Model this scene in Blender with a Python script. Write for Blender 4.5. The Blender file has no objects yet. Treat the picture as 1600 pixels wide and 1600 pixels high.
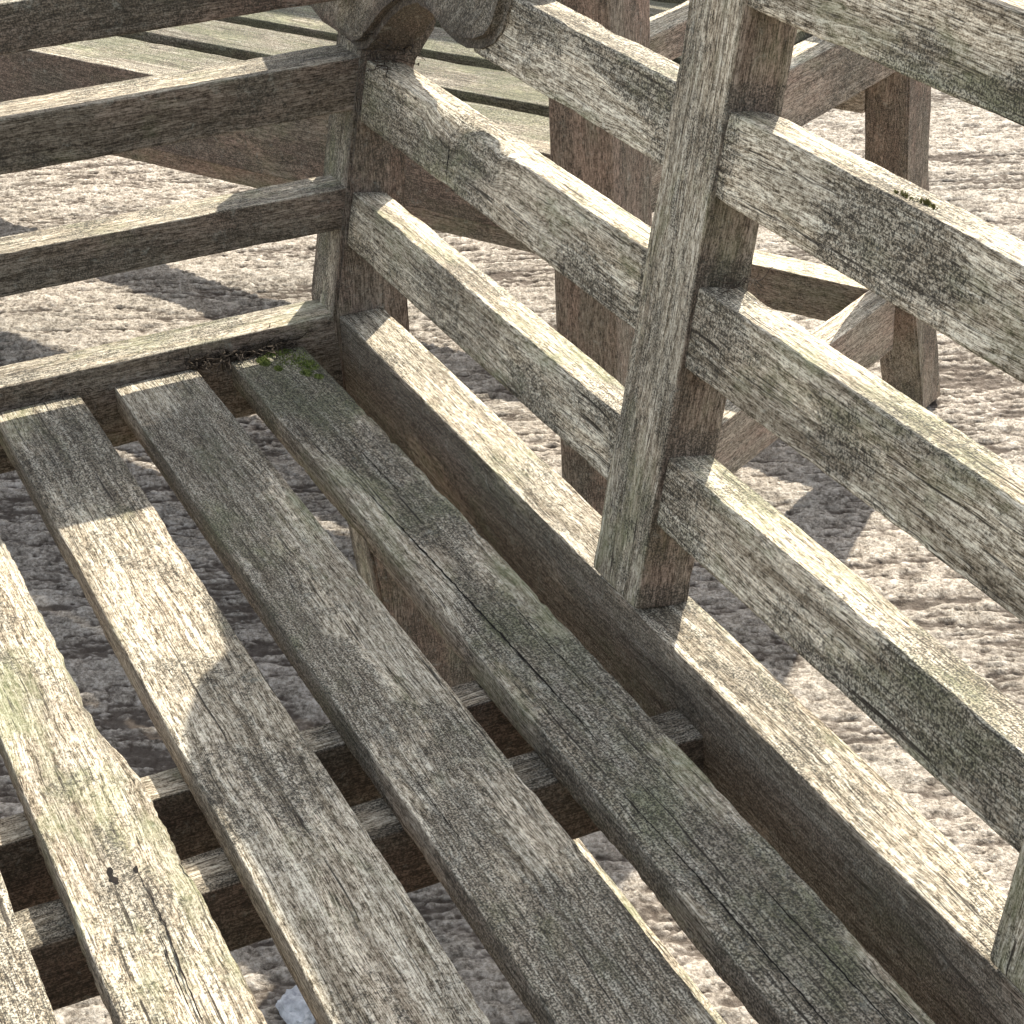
import bpy, bmesh, math, random
import numpy as np
from mathutils import Vector, Matrix, noise

# ------------------------------------------------------------------ camera
sc = bpy.context.scene
COL = sc.collection
R_cam = ((0.41940708, 0.90676342, -0.04333365),
         (0.42618921, -0.23882426, -0.87253982),
         (-0.80153631, 0.34748104, -0.48661737))       # rows: right, down, forward
cam_d = bpy.data.cameras.new('camera')
cam = bpy.data.objects.new('camera', cam_d)
COL.objects.link(cam)
sc.camera = cam
rt, dn, fw = [Vector(r) for r in R_cam]
M = Matrix.Identity(4)
for i in range(3):
    M[i][0] = rt[i]; M[i][1] = -dn[i]; M[i][2] = -fw[i]
M.translation = Vector((1.40709, -0.46723, 0.63813))
cam.matrix_world = M
cam_d.sensor_width = 36.0
cam_d.lens = 36.0 * 3169.666 / 1600.0
cam_d.clip_start = 0.02
cam_d.clip_end = 500.0
cam_d.dof.use_dof = False

# ------------------------------------------------------------------ light
SUN_DIR = Vector((0.704, -0.739, -1.0)).normalized()     # the way the light travels
w = bpy.data.worlds.new('World'); sc.world = w; w.use_nodes = True
nt = w.node_tree
bg = nt.nodes['Background']
sky = nt.nodes.new('ShaderNodeTexSky'); sky.sky_type = 'NISHITA'; sky.sun_disc = False
sky.sun_elevation = math.asin(-SUN_DIR.z)
sky.sun_rotation = math.atan2(-SUN_DIR.x, -SUN_DIR.y)
sky.dust_density = 2.0
sky.air_density = 1.0
hs = nt.nodes.new('ShaderNodeHueSaturation')          # thin bright haze: a paler sky than the clear-air model
hs.inputs['Saturation'].default_value = .42
nt.links.new(sky.outputs[0], hs.inputs['Color'])
nt.links.new(hs.outputs[0], bg.inputs[0])
bg.inputs[1].default_value = 0.15
sun_d = bpy.data.lights.new('sun', 'SUN'); sun_d.energy = 4.1; sun_d.angle = math.radians(0.55)
sun_d.color = (1.0, 0.93, 0.82)
sun = bpy.data.objects.new('sun', sun_d); COL.objects.link(sun)
sun.rotation_euler = SUN_DIR.to_track_quat('-Z', 'Y').to_euler()
sun.location = (-2, 2, 3)
sc.view_settings.view_transform = 'Standard'
sc.view_settings.look = 'None'
sc.view_settings.exposure = 1.08
sc.view_settings.gamma = 1.0

# ------------------------------------------------------------------ materials
def nd(nt, kind, **kw):
    n = nt.nodes.new(kind)
    for k, v in kw.items():
        setattr(n, k, v)
    return n

def ramp(nt, src, stops, interp='LINEAR'):
    r = nt.nodes.new('ShaderNodeValToRGB')
    r.color_ramp.interpolation = interp
    els = r.color_ramp.elements
    els[0].position = stops[0][0]; els[0].color = stops[0][1]
    els[1].position = stops[-1][0]; els[1].color = stops[-1][1]
    for p, c in stops[1:-1]:
        e = els.new(p); e.color = c
    nt.links.new(src, r.inputs[0])
    return r.outputs[0]

def g(v):
    return (v, v, v, 1)

def noise_n(nt, vec, scale, detail=3.0, rough=0.55, dist=0.0, stretch=None, off=(0, 0, 0)):
    if stretch is not None:
        mp = nt.nodes.new('ShaderNodeMapping')
        mp.inputs['Scale'].default_value = stretch
        mp.inputs['Location'].default_value = off
        nt.links.new(vec, mp.inputs['Vector']); vec = mp.outputs[0]
    n = nt.nodes.new('ShaderNodeTexNoise')
    n.inputs['Scale'].default_value = scale
    n.inputs['Detail'].default_value = detail
    n.inputs['Roughness'].default_value = rough
    n.inputs['Distortion'].default_value = dist
    nt.links.new(vec, n.inputs['Vector'])
    return n.outputs[0]

def mixc(nt, fac, a, b, mode='MIX'):
    m = nt.nodes.new('ShaderNodeMix'); m.data_type = 'RGBA'; m.blend_type = mode
    m.clamp_factor = True
    if isinstance(fac, float): m.inputs[0].default_value = fac
    else: nt.links.new(fac, m.inputs[0])
    for i, x in ((6, a), (7, b)):
        if isinstance(x, tuple): m.inputs[i].default_value = x
        else: nt.links.new(x, m.inputs[i])
    return m.outputs[2]

def mth(nt, op, a, b=None, clamp=False):
    m = nt.nodes.new('ShaderNodeMath'); m.operation = op; m.use_clamp = clamp
    for i, x in enumerate((a, b)):
        if x is None: continue
        if isinstance(x, (int, float)): m.inputs[i].default_value = x
        else: nt.links.new(x, m.inputs[i])
    return m.outputs[0]

def wood_material():
    m = bpy.data.materials.new('weathered_wood'); m.use_nodes = True
    nt = m.node_tree; bs = nt.nodes['Principled BSDF']
    at = nd(nt, 'ShaderNodeAttribute', attribute_name='grain'); vec = at.outputs['Vector']
    wx = nd(nt, 'ShaderNodeAttribute', attribute_name='wear')
    sep = nd(nt, 'ShaderNodeSeparateColor'); nt.links.new(wx.outputs['Color'], sep.inputs[0])
    brown, algae_shade, green = sep.outputs[0], sep.outputs[1], sep.outputs[2]
    # grain space: x along the board, metres
    wob = noise_n(nt, vec, 1.0, 2, .5, 0, (9, 30, 30))
    wv = nd(nt, 'ShaderNodeCombineXYZ')
    wo = mth(nt, 'MULTIPLY', mth(nt, 'SUBTRACT', wob, .5), .010)
    nt.links.new(wo, wv.inputs[1]); nt.links.new(wo, wv.inputs[2])
    va = nd(nt, 'ShaderNodeVectorMath', operation='ADD')
    nt.links.new(vec, va.inputs[0]); nt.links.new(wv.outputs[0], va.inputs[1]); gv = va.outputs[0]
    fib = noise_n(nt, gv, 1.0, 4, .66, 0, (120, 1500, 1500))        # fibres, under a millimetre
    fib2 = noise_n(nt, gv, 1.0, 4, .62, 0, (9, 330, 330), (3, 1, 7))
    ring = noise_n(nt, gv, 1.0, 3, .55, 0, (3.2, 75, 75), (6, 2, 9))          # broad bands of the year rings   # broader year rings
    spk = noise_n(nt, vec, 800, 3, .7)                             # speckle of dirt and lichen
    spk2 = noise_n(nt, vec, 260, 4, .7, .3)
    pat = noise_n(nt, vec, 1.0, 6, .68, .4, (10, 19, 19))
    pat2 = noise_n(nt, vec, 1.0, 5, .65, .3, (5, 15, 15), (11, 5, 2))
    grn = noise_n(nt, vec, 1.0, 5, .7, .2, (9, 18, 18), (31, 15, 22))
    crk = noise_n(nt, gv, 1.0, 3, .55, 0, (4.5, 300, 300), (1, 9, 4))
    crk2 = noise_n(nt, gv, 1.0, 3, .55, 0, (20, 800, 800), (8, 3, 5))
    # bleached grey wood
    spk3 = noise_n(nt, vec, 1.0, 5, .7, 0, (210, 330, 330), (4, 4, 4))
    f = mth(nt, 'ADD', mth(nt, 'MULTIPLY', fib, .44), mth(nt, 'MULTIPLY', spk, .22))
    f = mth(nt, 'ADD', f, mth(nt, 'MULTIPLY', spk3, .20))
    f = mth(nt, 'ADD', f, mth(nt, 'MULTIPLY', fib2, .14))
    grey = ramp(nt, f, [(.405, (.040, .032, .022, 1)), (.455, (.195, .165, .120, 1)), (.50, (.45, .40, .318, 1)), (.565, (.80, .755, .64, 1))])
    tint = ramp(nt, fib2, [(.36, (.62, .57, .50, 1)), (.60, (1.0, 1.0, 1.0, 1))])
    grey = mixc(nt, .6, grey, tint, 'MULTIPLY')
    grey = mixc(nt, .8, grey, ramp(nt, ring, [(.36, (.60, .57, .52, 1)), (.50, (1, 1, .98, 1)), (.64, (1.12, 1.08, 1.02, 1))]), 'MULTIPLY')
    grey = mixc(nt, .9, grey, ramp(nt, pat2, [(.36, (.66, .64, .61, 1)), (.48, (.96, .96, .93, 1)), (.64, (1.15, 1.13, 1.08, 1))]), 'MULTIPLY')
    # browner, less bleached wood
    bro = ramp(nt, f, [(.405, (.024, .018, .014, 1)), (.48, (.100, .080, .063, 1)), (.57, (.25, .205, .168, 1))])
    bt = ramp(nt, pat2, [(.38, (.66, .68, .63, 1)), (.62, (1.2, 1.04, .96, 1))])
    bro = mixc(nt, .9, bro, bt, 'MULTIPLY')
    br = mth(nt, 'ADD', brown, mth(nt, 'MULTIPLY', mth(nt, 'SUBTRACT', pat2, .5), .9), True)
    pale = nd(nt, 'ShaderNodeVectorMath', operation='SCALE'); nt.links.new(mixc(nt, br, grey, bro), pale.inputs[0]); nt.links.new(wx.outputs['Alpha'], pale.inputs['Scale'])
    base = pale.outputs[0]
    # green film
    gf = ramp(nt, mth(nt, 'ADD', grn, mth(nt, 'MULTIPLY', green, .30)), [(.63, g(0)), (.80, g(1))])
    gf = mth(nt, 'MULTIPLY', gf, ramp(nt, brown, [(.2, g(.58)), (.9, g(.22))]))
    gcol = mixc(nt, spk, (.055, .075, .022, 1), (.33, .36, .19, 1))
    base = mixc(nt, gf, base, gcol)
    # black algae patches, also used to paint shade into the colour
    af = mth(nt, 'ADD', mth(nt, 'MULTIPLY', pat, .70), mth(nt, 'MULTIPLY', spk2, .30))
    af = mth(nt, 'ADD', af, mth(nt, 'MULTIPLY', algae_shade, .25))
    af = ramp(nt, af, [(.545, g(0)), (.605, g(1))])
    af = mth(nt, 'MULTIPLY', af, ramp(nt, spk, [(.42, g(1)), (.56, g(.25))]))
    af = mth(nt, 'MULTIPLY', af, ramp(nt, brown, [(.3, g(1)), (1.0, g(.85))]))
    base = mixc(nt, mth(nt, 'MULTIPLY', af, .90), base, (.040, .037, .029, 1))
    # pale lichen crust
    lf = ramp(nt, noise_n(nt, vec, 90, 6, .8, .4), [(.57, g(0)), (.70, g(1))])
    base = mixc(nt, mth(nt, 'MULTIPLY', lf, .35), base, (.46, .47, .40, 1))
    # dark drying cracks
    cf = ramp(nt, crk, [(.30, g(1)), (.35, g(0))])
    cf2 = ramp(nt, crk2, [(.33, g(1)), (.41, g(0))])
    cc = mth(nt, 'MAXIMUM', mth(nt, 'MULTIPLY', cf, .9), mth(nt, 'MULTIPLY', cf2, .75))
    cc = mth(nt, 'MULTIPLY', cc, ramp(nt, brown, [(.3, g(1)), (1.0, g(.35))]))
    base = mixc(nt, cc, base, (.028, .022, .016, 1))
    nt.links.new(base, bs.inputs['Base Color'])
    bs.inputs['Roughness'].default_value = .82
    bs.inputs['Specular IOR Level'].default_value = .22
    h = mth(nt, 'ADD', mth(nt, 'MULTIPLY', fib, .9), mth(nt, 'MULTIPLY', spk, .55))
    h = mth(nt, 'ADD', h, mth(nt, 'MULTIPLY', fib2, .8))
    h = mth(nt, 'SUBTRACT', h, mth(nt, 'MULTIPLY', cc, 1.1))
    bp = nd(nt, 'ShaderNodeBump'); bp.inputs['Strength'].default_value = .45; bp.inputs['Distance'].default_value = .0011
    nt.links.new(h, bp.inputs['Height']); nt.links.new(bp.outputs[0], bs.inputs['Normal'])
    return m

def ground_material():
    m = bpy.data.materials.new('rough_concrete'); m.use_nodes = True
    nt = m.node_tree; bs = nt.nodes['Principled BSDF']
    tc = nd(nt, 'ShaderNodeTexCoord'); vec = tc.outputs['Object']
    a = noise_n(nt, vec, 260, 5, .72)
    b = noise_n(nt, vec, 60, 6, .75, .3)
    c = noise_n(nt, vec, 4.5, 5, .6)
    col = ramp(nt, mth(nt, 'ADD', mth(nt, 'MULTIPLY', a, .5), mth(nt, 'MULTIPLY', b, .5)),
               [(.36, (.085, .075, .060, 1)), (.455, (.295, .265, .220, 1)), (.52, (.465, .430, .368, 1)), (.60, (.68, .640, .565, 1))])
    t = ramp(nt, c, [(.36, (.74, .72, .70, 1)), (.62, (1.05, 1.0, .97, 1))])
    col = mixc(nt, .85, col, t, 'MULTIPLY')
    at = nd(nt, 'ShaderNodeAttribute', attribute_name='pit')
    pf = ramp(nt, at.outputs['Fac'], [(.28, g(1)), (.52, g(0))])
    col = mixc(nt, mth(nt, 'MULTIPLY', pf, .85), col, (.085, .066, .052, 1))  # shade of the crevices painted into the colour of the low spots
    nt.links.new(col, bs.inputs['Base Color'])
    bs.inputs['Roughness'].default_value = .9
    bs.inputs['Specular IOR Level'].default_value = .15
    bp = nd(nt, 'ShaderNodeBump'); bp.inputs['Strength'].default_value = .9; bp.inputs['Distance'].default_value = .005
    nt.links.new(mth(nt, 'ADD', mth(nt, 'MULTIPLY', a, .5), b), bp.inputs['Height'])
    nt.links.new(bp.outputs[0], bs.inputs['Normal'])
    return m

def plain(name, c1, c2, scale, rough=.9):
    m = bpy.data.materials.new(name); m.use_nodes = True
    nt = m.node_tree; bs = nt.nodes['Principled BSDF']
    tc = nd(nt, 'ShaderNodeTexCoord')
    n = noise_n(nt, tc.outputs['Object'], scale, 4, .65)
    nt.links.new(ramp(nt, n, [(.35, c1), (.65, c2)]), bs.inputs['Base Color'])
    bs.inputs['Roughness'].default_value = rough
    bs.inputs['Specular IOR Level'].default_value = .2
    return m

WOOD = wood_material()
GROUND = ground_material()
MOSS = plain('green_moss', (.045, .075, .012, 1), (.27, .31, .09, 1), 300)
DRYMOSS = plain('dry_moss', (.07, .065, .02, 1), (.20, .19, .07, 1), 260)
TWIG = plain('dark_twig', (.018, .014, .011, 1), (.09, .07, .05, 1), 150)
STONE = plain('pale_stone', (.30, .31, .33, 1), (.62, .64, .66, 1), 70)
HOLE = plain('dark_hole', (.006, .005, .004, 1), (.02, .015, .012, 1), 300)
FIBRE = plain('pale_fibre', (.35, .31, .24, 1), (.55, .5, .4, 1), 90)

# ------------------------------------------------------------------ helpers
rng = random.Random(7)

def link_mesh(name, verts, faces, mat, parent=None, grain=None, wear=None, smooth=False):
    me = bpy.data.meshes.new(name)
    me.from_pydata(verts, [], faces)
    me.materials.append(mat)
    if grain is not None:
        a = me.attributes.new('grain', 'FLOAT_VECTOR', 'POINT')
        a.data.foreach_set('vector', np.array(grain, dtype=np.float32).ravel())
    if wear is not None:
        a = me.attributes.new('wear', 'FLOAT_COLOR', 'POINT')
        a.data.foreach_set('color', np.array(wear, dtype=np.float32).ravel())
    if smooth:
        me.polygons.foreach_set('use_smooth', [len(p.vertices) <= 4 for p in me.polygons])
    me.update()
    o = bpy.data.objects.new(name, me)
    COL.objects.link(o)
    if parent is not None: o.parent = parent
    return o

def section(w, h, r, nw, nh):
    """rounded rectangle, +s = width, +n = up; list of (s, n, ds, dn) counter-clockwise"""
    pts = []
    W, H = w / 2 - r, h / 2 - r
    e = min(.0012, W * .5, H * .5)
    def side(n, ax0, ay0, ax1, ay1, nx, ny):
        # points strictly inside one flat side, one close to each end so the flat stays flat
        L = abs(ax1 - ax0) + abs(ay1 - ay0)
        ks = [e / L] + [k / n for k in range(1, n)] + [1 - e / L]
        for k in ks: pts.append((ax0 + (ax1 - ax0) * k, ay0 + (ay1 - ay0) * k, nx, ny))
    def arc(cx, cy, a0):
        for k in range(3):
            a = math.radians(a0 + 45 * k)
            pts.append((cx + r * math.cos(a), cy + r * math.sin(a), math.cos(a), math.sin(a)))
    arc(W, H, 0);    side(nw, W, h / 2, -W, h / 2, 0, 1)
    arc(-W, H, 90);  side(nh, -w / 2, H, -w / 2, -H, -1, 0)
    arc(-W, -H, 180); side(nw, -W, -h / 2, W, -h / 2, 0, -1)
    arc(W, -H, 270); side(nh, w / 2, -H, w / 2, H, 1, 0)
    return pts

PALE = 1.0
def board(name, A, B, up, w, h, parent, brown=(.15, .6, .6, .6), algae_shade=.3, green=.2,
          step=.009, r=.0013, rough=1.0, edit=None, bow=0.0, taper=None, pale=None):
    """A beam from A to B. up = normal of its top face; w across, h thick.
    brown = how little bleached the (top, bottom, +s side, -s side) are."""
    A = Vector(A); B = Vector(B); t = (B - A); L = t.length; t.normalize()
    n = Vector(up); n = (n - t * n.dot(t)).normalized(); s = n.cross(t)
    seed = Vector((rng.uniform(0, 40), rng.uniform(0, 40), rng.uniform(0, 40)))
    prof = section(w, h, r, max(3, int(w / .012)), max(2, int(h / .012)))
    N = max(4, int(L / step)); ts = [0, .0012, .0035] + [L * k / N for k in range(1, N)] + [L - .0035, L - .0012, L]
    verts, grain, wear, faces = [], [], [], []
    P = len(prof)
    for i, x in enumerate(ts):
        ins = .0014 if i in (0, len(ts) - 1) else (.0004 if i in (1, len(ts) - 2) else 0)
        bw = bow * math.sin(math.pi * x / L)
        for (a, b, da, db) in prof:
            p = seed + Vector((x, a, b))
            corner = abs(da) > .1 and abs(db) > .1
            nz = noise.noise(Vector((p.x * 14, p.y * 60, p.z * 60)))
            nf = noise.noise(Vector((p.x * 90, p.y * 300, p.z * 300)))
            d = .00028 * nz * rough + .00012 * nf * rough
            if corner or abs(a) > w / 2 - 2 * r and abs(b) > h / 2 - 2 * r:
                ch = noise.noise(Vector((p.x * 28 + 50, p.y * 6, p.z * 6)))
                ch2 = noise.noise(Vector((p.x * 130, p.y * 20, p.z * 20 + 9)))
                d -= rough * (.0022 * max(0, ch - .22) + .0007 * max(0, ch2))
            lo = .0012 * noise.noise(Vector((p.x * 3, seed.y, 1.0)))
            aa, bb = a + da * d, b + db * d
            if taper: aa *= taper(x / L)
            aa += lo * rough + bw; bb += .0007 * noise.noise(Vector((p.x * 4, seed.z, 5.0))) * rough
            aa -= math.copysign(ins, a); bb -= math.copysign(ins, b)
            if edit: aa, bb = edit(x, aa, bb, a, b)
            verts.append(A + t * x + s * aa + n * bb)
            grain.append((seed.x + x, seed.y + a, seed.z + b))
            bt, bb_, bp_, bm_ = brown
            q = (max(0, db) * bt + max(0, -db) * bb_ + max(0, da) * bp_ + max(0, -da) * bm_) / (abs(da) + abs(db))
            al = algae_shade(x, a, b) if callable(algae_shade) else algae_shade
            gr = green(x) if callable(green) else green
            wear.append((q, al, gr, pale or PALE))
    for i in range(len(ts) - 1):
        for k in range(P):
            k2 = (k + 1) % P
            faces.append((i * P + k, i * P + k2, (i + 1) * P + k2, (i + 1) * P + k))
    faces.append(tuple(range(P - 1, -1, -1)))
    faces.append(tuple((len(ts) - 1) * P + k for k in range(P)))
    faces = [tuple(reversed(f)) for f in faces] if False else faces
    return link_mesh(name, verts, faces, WOOD, parent, grain, wear, smooth=True)

def prism(name, poly, plane, depth, parent, brown=.5, algae_shade=.3, green=.2, r=.0025, along=(0, 0, 1), mat=None,
          sub=2, rough=1.0, front_brown=None):
    """poly = outline as 3-D points in one plane, depth = 3-D vector of its thickness; bevelled, cut up, roughened"""
    bm = bmesh.new()
    lay = None
    D = Vector(depth)
    v0 = [bm.verts.new(Vector(p)) for p in poly]
    v1 = [bm.verts.new(Vector(p) + D) for p in poly]
    n = len(poly)
    bm.faces.new(v0); bm.faces.new(list(reversed(v1)))
    for k in range(n):
        bm.faces.new((v0[(k + 1) % n], v0[k], v1[k], v1[(k + 1) % n]))
    bmesh.ops.recalc_face_normals(bm, faces=bm.faces[:])
    bmesh.ops.bevel(bm, geom=[e for e in bm.edges if e.calc_face_angle(0) > .5], offset=r, segments=2, affect='EDGES', clamp_overlap=True)
    bmesh.ops.triangulate(bm, faces=[f for f in bm.faces if len(f.verts) > 4])
    for _ in range(sub + 3):
        es = [e for e in bm.edges if e.calc_length() > .018 / (1 if sub > 1 else .5)]
        if not es: break
        bmesh.ops.subdivide_edges(bm, edges=es, cuts=1, use_grid_fill=True)
        bmesh.ops.triangulate(bm, faces=[f for f in bm.faces if len(f.verts) > 4])
    bm.normal_update()
    seed = Vector((rng.uniform(0, 40), rng.uniform(0, 40), rng.uniform(0, 40)))
    al = Vector(along).normalized()
    s1 = al.orthogonal().normalized(); s2 = al.cross(s1)
    verts, grain, wear = [], [], []
    for i, v in enumerate(bm.verts):
        v.index = i
        p = v.co + seed
        d = .0007 * noise.noise(p * 30) * rough + .0004 * noise.noise(p * 140) * rough
        verts.append(v.co + v.normal * d)
        grain.append((seed.x + v.co.dot(al), seed.y + v.co.dot(s1), seed.z + v.co.dot(s2)))
        b = brown(v.normal) if callable(brown) else brown
        a_ = algae_shade(v.co, v.normal) if callable(algae_shade) else algae_shade
        wear.append((b, a_, green, PALE))
    faces = [tuple(v.index for v in f.verts) for f in bm.faces]
    bm.free()
    o = link_mesh(name, verts, faces, mat or WOOD, parent, grain, wear)
    return o

def empty(name, loc=(0, 0, 0), rz=0.0):
    o = bpy.data.objects.new(name, None); COL.objects.link(o)
    o.location = loc; o.rotation_euler = (0, 0, rz); o.empty_display_size = .1
    return o

def tag(o, label, cat, group=None, kind=None):
    o['label'] = label; o['category'] = cat
    if group: o['group'] = group
    if kind: o['kind'] = kind
    return o

# ------------------------------------------------------------------ ground
ZG = -0.54

def field(nx, ny, dx, lx, ly, ang, seed, p=1.0):
    """gaussian-filtered random field with feature lengths lx, ly (metres), long axis at angle ang"""
    r_ = np.random.default_rng(seed)
    f = np.fft.fft2(r_.standard_normal((ny, nx)))
    ky = np.fft.fftfreq(ny, dx)[:, None]; kx = np.fft.fftfreq(nx, dx)[None, :]
    c, s = math.cos(ang), math.sin(ang)
    ka = kx * c + ky * s; kb = -kx * s + ky * c
    flt = 1.0 / (1.0 + (ka * lx) ** 2 + (kb * ly) ** 2) ** (p + .5)
    flt[0, 0] = 0
    h = np.real(np.fft.ifft2(f * flt))
    return h / h.std()

def build_ground():
    x0, x1, y0, y1, dx = -3.75, .95, -1.0, 2.9, .0034
    nx = int((x1 - x0) / dx); ny = int((y1 - y0) / dx)
    ang = math.radians(65)
    a = field(nx, ny, dx, .30, .085, ang, 1, 1.3)        # lumps in rows, as raked
    b = field(nx, ny, dx, .110, .017, ang, 2, .9)
    c = field(nx, ny, dx, .6, .45, 0, 3, 1.5)
    e = field(nx, ny, dx, .036, .0080, ang, 4, .6)
    e2 = field(nx, ny, dx, .012, .0055, ang, 5, .4)
    e3 = field(nx, ny, dx, .060, .0060, ang + .25, 6, .6)
    u = .42 * a + .60 * b + .46 * e
    crease = np.maximum(np.clip(.20 - np.abs(b + .6 * e), 0, .20) / .20, .9 * np.clip(.14 - np.abs(e3 + .3 * e), 0, .14) / .14)
    flat = np.clip(u, -2.2, .55)                          # worn, flat-topped ridges with torn gaps between
    h = .0012 * np.tanh(a * .9) + .0022 * c + .0016 * flat + .0006 * e + .0006 * e2 - .0022 * crease
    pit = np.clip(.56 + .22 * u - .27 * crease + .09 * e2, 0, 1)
    xs = x0 + dx * np.arange(nx); ys = y0 + dx * np.arange(ny)
    X, Y = np.meshgrid(xs, ys)
    edge = np.minimum.reduce([X - x0, x1 - X, Y - y0, y1 - Y]); k = np.clip(edge / .15, 0, 1)
    Z = ZG + h * k - .002
    co = np.stack([X, Y, Z], -1).reshape(-1, 3)
    # outer ring to the horizon
    S = 150.0
    xo = [x0, xs[-1]]; yo = [y0, ys[-1]]
    ring = np.array([(-S, -S, ZG - .002), (S, -S, ZG - .002), (S, S, ZG - .002), (-S, S, ZG - .002)])
    n0 = co.shape[0]
    co = np.vstack([co, ring])
    idx = np.arange(nx * ny).reshape(ny, nx)
    q = np.stack([idx[:-1, :-1], idx[:-1, 1:], idx[1:, 1:], idx[1:, :-1]], -1).reshape(-1, 4)
    c00, c10, c11, c01 = idx[0, 0], idx[0, -1], idx[-1, -1], idx[-1, 0]
    big = np.array([[n0, n0 + 1, c10, c00], [n0 + 1, n0 + 2, c11, c10], [n0 + 2, n0 + 3, c01, c11], [n0 + 3, n0, c00, c01]])
    q = np.vstack([q, big])
    me = bpy.data.meshes.new('ground')
    me.vertices.add(len(co)); me.vertices.foreach_set('co', co.astype(np.float32).ravel())
    me.loops.add(q.size); me.loops.foreach_set('vertex_index', q.astype(np.int32).ravel())
    me.polygons.add(len(q)); me.polygons.foreach_set('loop_start', (np.arange(len(q)) * 4).astype(np.int32))
    me.polygons.foreach_set('loop_total', np.full(len(q), 4, dtype=np.int32))
    me.update(calc_edges=True)
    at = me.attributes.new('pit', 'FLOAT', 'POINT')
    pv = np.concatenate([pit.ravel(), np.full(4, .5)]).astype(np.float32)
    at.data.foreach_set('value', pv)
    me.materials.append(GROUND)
    me.polygons.foreach_set('use_smooth', np.ones(len(q), dtype=bool))
    o = bpy.data.objects.new('ground', me); COL.objects.link(o)
    o['kind'] = 'structure'
    o['label'] = 'rough pinkish broken concrete ground'
    return o
build_ground()

# ------------------------------------------------------------------ bench
LEN2 = 2.006           # length of the second bench
PW = .056
DEP = .622             # depth of the seat, front of the front leg at y = -DEP
LEAN = .2

def rail_frame(k_y, k_z, d, h):
    """centre of a leaning rail whose front top edge is (k_y, k_z)"""
    t = math.atan(LEAN); c, s = math.cos(t), math.sin(t)
    # across (towards the back), up along the lean
    ex = Vector((0, c, -s)); ez = Vector((0, s, c))
    return Vector((0, k_y, k_z)) + ex * d / 2 - ez * h / 2, ez


def back_leg(x0, parent, z_top, tone):
    pr = [(.092, ZG), (.060, -.42), (.016, -.27), (.006, -.17), (.000, -.06), (-.0015, 0.0), (.0185, .10), (.0385, .20), (LEAN * z_top - .0015, z_top),
          (LEAN * z_top + .046, z_top), (.1015, .215), (.0815, .190), (.071, .129), (.067, .09), (.062, .013), (.0615, -.06), (.068, -.2), (.093, -.34), (.127, -.459), (.146, ZG)]
    poly = [(x0, y, z) for y, z in pr]
    return prism('back_leg', poly, None, (PW, 0, 0), parent,
                 brown=lambda n: .9 if abs(n.x) > .6 else .25 + tone,
                 algae_shade=lambda p, n: 1.6 if (n.x > .6 and .198 < p.z < .24) else .3, green=.35)

def joint(x, P=(0.0, .450, .506, .847, .903), r=.010):
    """dirt that collects where a rail meets a post"""
    d = min(abs(x - p) for p in P)
    return 1.3 * max(0.0, 1 - d / r)

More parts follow.
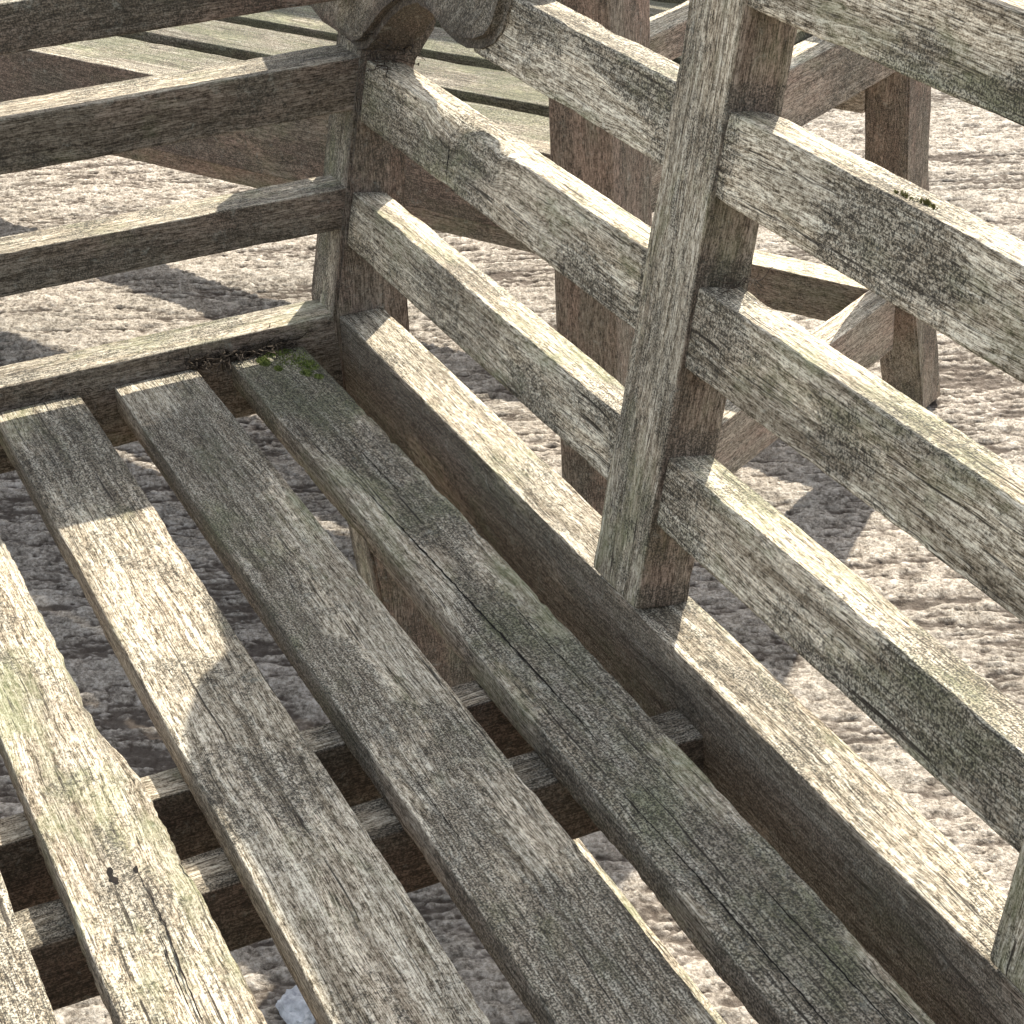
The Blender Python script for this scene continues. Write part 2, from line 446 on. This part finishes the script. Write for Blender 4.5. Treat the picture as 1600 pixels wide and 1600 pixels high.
def bench(name, loc, rz, slats, low_z, low_y, low_d=.022, low_h=.05, fine=True, tone=0.0, slat_top=-.016, apron_top=0.0, gnarl=False, LEN=1.409, posts=((.450, .506), (.847, .903))):
    b = empty(name, loc, rz)
    st = .009 if fine else .016
    T = tone
    # end frames: back legs, front legs
    back_leg(-PW, b, .30, 2.2 * T)
    back_leg(LEN - PW, b, .30, 2.2 * T)
    for x in (-PW - .008, LEN - PW - .002):
        board('front_leg', (x + .035, -DEP + .033, ZG), (x + .035, -DEP + .033, .285), (0, -1, 0), .070, .066, b,
              brown=(.6 + 1.4 * T, .9, 1, 1), algae_shade=.1, green=.1, step=.016, r=.002)
    # back posts standing on the seat rail
    t = math.atan(LEAN)
    for (xa, xb) in posts:
        z1 = .452
        yb = LEAN * 0 - .0015
        A = Vector(((xa + xb) / 2, 0, .0)); 
        off = Vector((0, .018 - .0015, 0))
        board('back_post', A + off + Vector((0, 0, .0005)), A + off + Vector((0, LEAN * z1, z1)), (0, -1, 0), PW, .036, b,
              brown=(.18, .7, .80, .80), pale=1.15, algae_shade=(lambda x, a, b: .10 + (1.5 * max(0.0, 1 - min(abs(x - z0) for z0 in (.002, .102, .203, .300, .397)) / .016) if a != 0 and abs(a) > .026 else 0)), green=.55, step=st, r=.0015)
    # seat rails
    hr = .085 if gnarl else .128
    board('seat_rail', (0, .020, -hr / 2), (LEN - PW, .020, -hr / 2), (0, 0, 1), .037, hr, b,
          brown=(.0, .8, .62, .62), algae_shade=(lambda x, a, b: (.85 + 1.6 * noise.noise(Vector((x * 8, 1, b * 24))) if abs(a) > .014 and b < .038 else .15 + joint(x))), green=.3, step=st)
    board('seat_rail', (-.0, -DEP + .018, -.0425 + apron_top), (LEN - PW, -DEP + .018, -.0425 + apron_top), (0, 0, 1), .030, .085, b,
          brown=(.1, .8, .7 + T, .7 + T), algae_shade=(lambda x, a, b: .50 + .5 * noise.noise(Vector((x * 3.5, 2, b * 14)))), green=.4, pale=None if gnarl else 1.45, step=st)
    for x in (-.0225, LEN - PW + .0225):
        board('side_rail', (x, -DEP + .066, -.035), (x, .004, -.035), (0, 0, 1), .040, .070, b,
              brown=(.05, .8, .85, .85), algae_shade=.25, green=.35, step=st)
        for zt, aw, ah in ((.102, .036, .033), (.2005, .043, .0400), (.280, .040, .035)):
            ye = LEAN * zt + .004
            xx = x - (aw - .036) / 2
            board('arm_rail', (xx, -DEP + .066, zt - ah / 2), (xx, ye, zt - ah / 2), (0, 0, 1), aw, ah, b,
                  brown=(.05, .8, .85, .85), algae_shade=.25, green=.35, step=st)
    # back rails
    for i, (ky, kz) in enumerate([(.0215, .0998), (.0415, .2002), (.0600, .2967), (.0785, .3945), (.098, .486)]):
        d, h = .0285, (.043, .0475, .0475, .045, .045)[i]
        if i == 4: h = .048
        cc, ez = rail_frame(ky, kz, d, h)
        xa, xb = (0.0, LEN - PW) if i < 2 else ((.185, LEN - PW - .185) if i == 2 else (.125, LEN - PW - .125))
        ed = None
        if i == 1 and gnarl:
            def ed(x, a, bb, a0, b0):
                # the chip broken off the front top edge, with its crack
                if .120 < x < .275 and a0 < -.004 and b0 > .004:
                    k = min(1, (x - .120) / .012) * min(1, (.275 - x) / .05)
                    q = (-a0 - .004) / .010
                    bb -= .0100 * k * q * (.75 + .5 * noise.noise(Vector((x * 40, 0, 7))))
                    a += .0035 * k * q * max(0, b0 / .02)
                return a, bb
        board('back_rail', (xa, cc.y, cc.z), (xb, cc.y, cc.z), ez, d, h, b,
              brown=(.0, .8, .05, .05), algae_shade=(lambda x, a, b, x0=xa, i=i: .24 + .9 * noise.noise(Vector((x * 9, 3 * i + 2, b * 20))) + joint(x + x0)), green=.45, pale=1.28 if gnarl else 1.0, step=(.0035 if (i == 1 and gnarl) else .007) if fine else .016, edit=ed)
    # seat slats
    for i, (ya, yb) in enumerate(slats):
        ed = None; al = .42 if gnarl else .62; gr = .35 if gnarl else .75; ro = 1.2  # second bench: extra algae and green film paint its seat's shade into the colour
        if gnarl and i == 0:
            al = (lambda x, a, b: 1.05 - 20 * abs(a + .002) + 1.5 * noise.noise(Vector((x * 9, 4 + a * 22, 4)))) ; gr = .62; ro = 2.2
        if gnarl and i == 3:
            ro = 2.0; al = .1; gr = .5
            def ed(x, a, bb, a0, b0):
                if a0 > .018:
                    e = .009 * max(0, min(1, (.50 - x) / .05)) + .0012 * noise.noise(Vector((x * 13, 3, 1)))
                    e += (1.0 if x < .58 else .35) * (.0022 * abs(noise.noise(Vector((x * 42, 8, 1)))) + .0028 * (x * 31 % 1.0) ** 2 * noise.noise(Vector((math.floor(x * 31) * 1.7, 5, 2))) + .0012 * noise.noise(Vector((x * 170, 2, 1))))
                    a -= max(0, e) * (a0 - .018) / .013
                return a, bb
        if gnarl and i == 1: al = lambda x, a, b: .42 + .7 * max(0, 1 - abs(x - .12) / .10) + .9 * noise.noise(Vector((x * 11, 9 + a * 18, 2)))
        if gnarl and i == 2: al = (lambda x, a, b: .12 + .75 * max(0, 1 - abs(x - .10) / .10)); gr = .25
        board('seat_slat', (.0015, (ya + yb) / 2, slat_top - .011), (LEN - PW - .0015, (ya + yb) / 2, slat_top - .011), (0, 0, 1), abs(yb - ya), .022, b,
              brown=(.08, .8, .5, .5), algae_shade=al, green=gr, pale=1.12 if gnarl else (1.05 if i == len(slats) - 1 else .80), step=(.0035 if i == 3 and gnarl else .006) if fine else .016, rough=ro, edit=ed)  # lower pale on the second bench paints seat shade; front slat stays lit
    # cross battens carrying the slats
    for xa, xb, hh, ye in ((.468, .493, .066, -.055), (.550, .583, .044, .0035), (LEN - PW - .49, LEN - PW - .463, .066, -.055)):
        board('cross_batten', ((xa + xb) / 2, -DEP + .034, slat_top - .0225 - hh / 2), ((xa + xb) / 2, ye, slat_top - .0225 - hh / 2), (0, 0, 1), xb - xa, hh, b,
              brown=(.15, .8, .95, .95), algae_shade=(lambda x, a, b: .25 if b > 0 and abs(a) < .012 else .85), green=.1, step=st)  # sides and underside darkened more than the top
    # low stretchers
    board('stretcher', (-.002, low_y, low_z - low_h / 2), (LEN - PW + .002, low_y, low_z - low_h / 2), (0, 0, 1), low_d, low_h, b,
          brown=(.1, .8, .95, .95), algae_shade=.1, green=.6, step=st)
    return b

S_B1 = [(-.0300, -.0900), (-.1180, -.1830), (-.2090, -.2750), (-.3010, -.3625), (-.3885, -.4500), (-.478, -.590)]
b1 = bench('slatted_bench', (0, 0, 0), 0.0, S_B1, -.408, .086, .024, .045, gnarl=True)
tag(b1, 'large weathered grey slatted bench in the foreground with mossy seat slats and ladder back', 'bench')

# second bench: its right front leg corner sits at (ox, oy)
th = .505
ox, oy = -.1579, .3273
c, s = math.cos(th), math.sin(th)
ux = Vector((c, s, 0)); vy = Vector((-s, c, 0))
o2 = Vector((ox, oy, 0)) - ux * (LEN2 + .012) + vy * DEP
S_B2 = [(-DEP + v0, -DEP + v1) for v0, v1 in ((.526, .600), (.424, .499), (.322, .400), (.221, .296), (.122, .197), (.0345, .097))]
PALE = 1.7  # lightens the second bench's wood to paint in light bounced off the ground
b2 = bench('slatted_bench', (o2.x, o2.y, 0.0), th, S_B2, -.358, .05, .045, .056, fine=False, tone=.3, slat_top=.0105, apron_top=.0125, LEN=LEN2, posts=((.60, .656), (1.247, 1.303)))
tag(b2, 'brown slatted bench standing behind the ladder back, its legs and seat end showing', 'bench')
# cross stretchers between the front and back legs of the second bench
for x in (-.0225, LEN2 - PW + .0225):
    board('stretcher', (x, -DEP + .066, -.358 - .036), (x, .03, -.358 - .036), (0, 0, 1), .036, .073, b2,
          brown=(.3, .8, .85, .85), algae_shade=.15, green=.2, step=.016)

PALE = 1.0
# gnarled corner boards where arm and back meet
def corner_board(parent):
    ol = [(-.150, .235), (-.132, .212), (-.096, .2055), (-.053, .2065), (-.015, .2035), (.000, .2085), (.012, .218), (.026, .230), (.042, .242), (.060, .252), (.080, .2585), (.100, .2585), (.116, .2565), (.127, .2535),
          (.140, .2510), (.155, .2500), (.172, .2505), (.192, .2540), (.208, .260), (.219, .271), (.226, .290), (.222, .33), (.19, .40), (.185, .486), (.15, .480), (.112, .455), (.103, .42), (.11, .375),
          (.06, .345), (-.06, .335), (-.13, .31), (-.155, .27)]
    ol = [(x + .010, z + .004) for x, z in ol]
    tt = math.atan(LEAN); nb = Vector((0, math.cos(tt), -math.sin(tt)))
    poly = [Vector((x, LEAN * z - .008, z)) for x, z in ol]
    return prism('corner_board', poly, None, nb * .046, parent, brown=lambda n: .95 if n.z < -.3 else .45,
                 algae_shade=lambda p, n: 2.6 if (n.y > -.80 and p.z < .272 and -.02 < p.x < .140) else .55 + 1.2 * noise.noise(p * 28), green=.2, r=.006, along=(1, -.3, 1.2), rough=3.0)
corner_board(b1)
# crack across the corner board: a long dark split
def split(parent, pts, wd, name='split', ax=(0, 0, 1)):
    verts = []; faces = []
    n = len(pts)
    for i, p in enumerate(pts):
        k = math.sin(math.pi * (i + .4) / (n - .2)) * wd
        for dz in (-k, k):
            verts.append(Vector(p) + Vector((0, -.0006, 0)) + Vector(ax) * dz)
    for i in range(n - 1):
        faces.append((2 * i, 2 * i + 2, 2 * i + 3, 2 * i + 1))
    return link_mesh(name, verts, faces, HOLE, parent)

_t = [(.062, .2585), (.078, .270), (.088, .277), (.101, .292), (.115, .318), (.120, .335)]
split(b1, [(x + .006, LEAN * z - .0105, z) for x, z in _t], .0020)
_t = [(-.062, .228), (-.055, .250), (-.066, .275), (-.058, .30)]
split(b1, [(x, LEAN * z - .0105, z) for x, z in _t], .0011)

_t = [(.1665, .186), (.1690, .181), (.1700, .176), (.1690, .170), (.1705, .164), (.1715, .158)]
split(b1, [(x, .0415 - (.2002 - z) * LEAN - .0010, z) for x, z in _t], .0010, ax=(1, 0, 0))

# ------------------------------------------------------------------ small things
def blades(name, spots, mat, n, hgt, wid, spread, parent=None, flat=.4, seed=1):
    r_ = random.Random(seed); verts = []; faces = []
    for (cx, cy, cz, rx, ry) in spots:
        for _ in range(n):
            a = r_.uniform(0, 6.283); q = math.sqrt(r_.random())
            x = cx + rx * q * math.cos(a); y = cy + ry * q * math.sin(a)
            h = hgt * r_.uniform(.4, 1.1) * (1.15 - .7 * q)
            d = r_.uniform(0, 6.283); ln = Vector((math.cos(d), math.sin(d), 0)) * h * r_.uniform(0, spread)
            sd = Vector((-math.sin(d), math.cos(d), 0)) * wid
            p = Vector((x, y, cz - .001)); i = len(verts)
            verts += [p - sd, p + sd, p + ln * .5 + Vector((0, 0, h * .7)) + sd * .8, p + ln * .5 + Vector((0, 0, h * .7)) - sd * .8, p + ln + Vector((0, 0, h))]
            faces += [(i, i + 1, i + 2, i + 3), (i + 3, i + 2, i + 4)]
    return link_mesh(name, verts, faces, mat, parent)

ST = -.016
m1 = blades('moss', [(.026, -.047, ST, .022, .014), (.008, -.054, ST, .008, .012), (.042, -.040, ST, .013, .008), (.055, -.046, ST, .008, .005), (.018, -.068, ST, .010, .005), (.066, -.040, ST, .006, .004), (.036, -.062, ST, .006, .003)], MOSS, 700, .0026, .0005, .9, seed=3)
tag(m1, 'bright green moss cushion on the far end of the seat slat nearest the ladder back', 'moss', kind='stuff')
m2 = blades('moss', [(.657, .066, .2950, .011, .003), (.670, .070, .2950, .008, .003)], DRYMOSS, 90, .0045, .0006, 1.0, seed=5)
tag(m2, 'small dry tuft of moss on the top of a sunlit back rail', 'moss', kind='stuff')

def twigs(name, cx, cy, cz, rx, ry, n, length, rad, mat, seed, zup=.012):
    r_ = random.Random(seed); verts = []; faces = []
    for _ in range(n):
        p = Vector((cx + r_.uniform(-rx, rx), cy + r_.uniform(-ry, ry), cz + r_.uniform(0, zup)))
        d = Vector((r_.gauss(0, 1), r_.gauss(0, 1), r_.gauss(0, .22))).normalized()
        L = length * r_.uniform(.4, 1.2); prev = None
        for k in range(5):
            u = d.orthogonal().normalized(); v = d.cross(u); i = len(verts)
            rr = rad * (1 - .15 * k)
            for a in range(3):
                verts.append(p + (u * math.cos(a * 2.094) + v * math.sin(a * 2.094)) * rr)
            if prev is not None:
                for a in range(3):
                    faces.append((prev + a, prev + (a + 1) % 3, i + (a + 1) % 3, i + a))
            prev = i
            p = p + d * L / 4; d = (d + Vector((r_.gauss(0, .35), r_.gauss(0, .35), r_.gauss(0, .3)))).normalized()
    return link_mesh(name, verts, faces, mat)

d1 = twigs('plant_debris', -.002, -.080, ST, .010, .045, 300, .015, .0008, TWIG, 11, .007)
tag(d1, 'dark tangle of dead roots and twigs in the seat corner beside the green moss', 'debris', kind='stuff')
d2 = twigs('plant_debris', .003, -.215, ST, .005, .03, 14, .009, .0005, TWIG, 12, .004)
tag(d2, 'few dark crumbs of debris against the side rail at the seat slat ends', 'debris', kind='stuff')
d4 = twigs('plant_debris', .028, .052, .2015, .020, .016, 60, .020, .0007, TWIG, 15, .022)
tag(d4, 'dark rotted splinters lodged under the corner board above the end of a back rail', 'debris', kind='stuff')
d3 = twigs('plant_debris', .520, .060, .2005, .006, .010, 26, .014, .0004, TWIG, 13, .006)
tag(d3, 'wisps of dead roots at the foot of the back post on a back rail', 'debris', kind='stuff')

# torn screw holes and long drying cracks in the seat slats
def slat_crack(name, pts, wd, seed):
    """a jagged dark slit lying along the top of a slat"""
    r_ = random.Random(seed); verts = []; faces = []
    fine = []
    for (p, q) in zip(pts[:-1], pts[1:]):
        n = max(2, int(abs(q[0] - p[0]) / .004))
        fine += [(p[0] + (q[0] - p[0]) * k / n, p[1] + (q[1] - p[1]) * k / n + r_.gauss(0, .00022)) for k in range(n)]
    fine.append(pts[-1]); n = len(fine)
    for i, (x, y) in enumerate(fine):
        k = wd * (math.sin(math.pi * (i + .3) / (n - .4)) ** .6) * r_.uniform(.35, 1.0)
        verts += [Vector((x, y - k, ST + .0009)), Vector((x, y + k, ST + .0009))]
    for i in range(n - 1): faces.append((2 * i, 2 * i + 2, 2 * i + 3, 2 * i + 1))
    return link_mesh(name, verts, faces, HOLE, b1)
slat_crack('screw_hole', [(.5680, -.3375), (.5745, -.3384), (.5785, -.3376), (.5830, -.3368)], .0030, 1)
slat_crack('screw_hole', [(.5735, -.3250), (.5765, -.3256), (.5790, -.3254)], .0017, 2)
for k_, (pts_, w_) in enumerate([
        ([(.577, -.3250), (.62, -.3240), (.66, -.3265), (.72, -.3290)], .0006),
        ([(.62, -.3280), (.66, -.3300), (.70, -.3310)], .0005),
        ([(.225, -.0760), (.30, -.0735), (.39, -.0715), (.51, -.0685), (.60, -.0675)], .0009),
        ([(.14, -.058), (.22, -.0565), (.29, -.0555)], .0005),
        ([(.42, -.050), (.50, -.0490), (.55, -.0495)], .0004),
        ([(.62, -.078), (.70, -.0765), (.80, -.0755), (.92, -.075)], .0006),
        ([(.72, -.052), (.84, -.0505), (.97, -.0510)], .0006),
        ([(.78, -.040), (.90, -.0385), (1.02, -.039)], .0005),
        ([(.57, -.170), (.64, -.1692)], .0004)]):
    slat_crack('split', pts_, w_, 20 + k_)

def stone(name, loc, sz, seed):
    bm = bmesh.new(); bmesh.ops.create_icosphere(bm, subdivisions=4, radius=1)
    for v in bm.verts:
        p = v.co.copy()
        k = 1 + .35 * noise.noise(p * 1.3 + Vector((seed, 0, 0))) + .14 * noise.noise(p * 4 + Vector((seed, 2, 0))) + .05 * noise.noise(p * 11)
        v.co = Vector((p.x * sz[0], p.y * sz[1], p.z * sz[2])) * k
    me = bpy.data.meshes.new(name); bm.to_mesh(me); bm.free(); me.materials.append(STONE)
    o = bpy.data.objects.new(name, me); COL.objects.link(o); o.location = loc
    return o
s1 = stone('stone', (.158, -.141, ZG + .006), (.022, .016, .010), 3)
tag(s1, 'pale bluish stone lying on the shaded ground below the seat slats', 'stone')
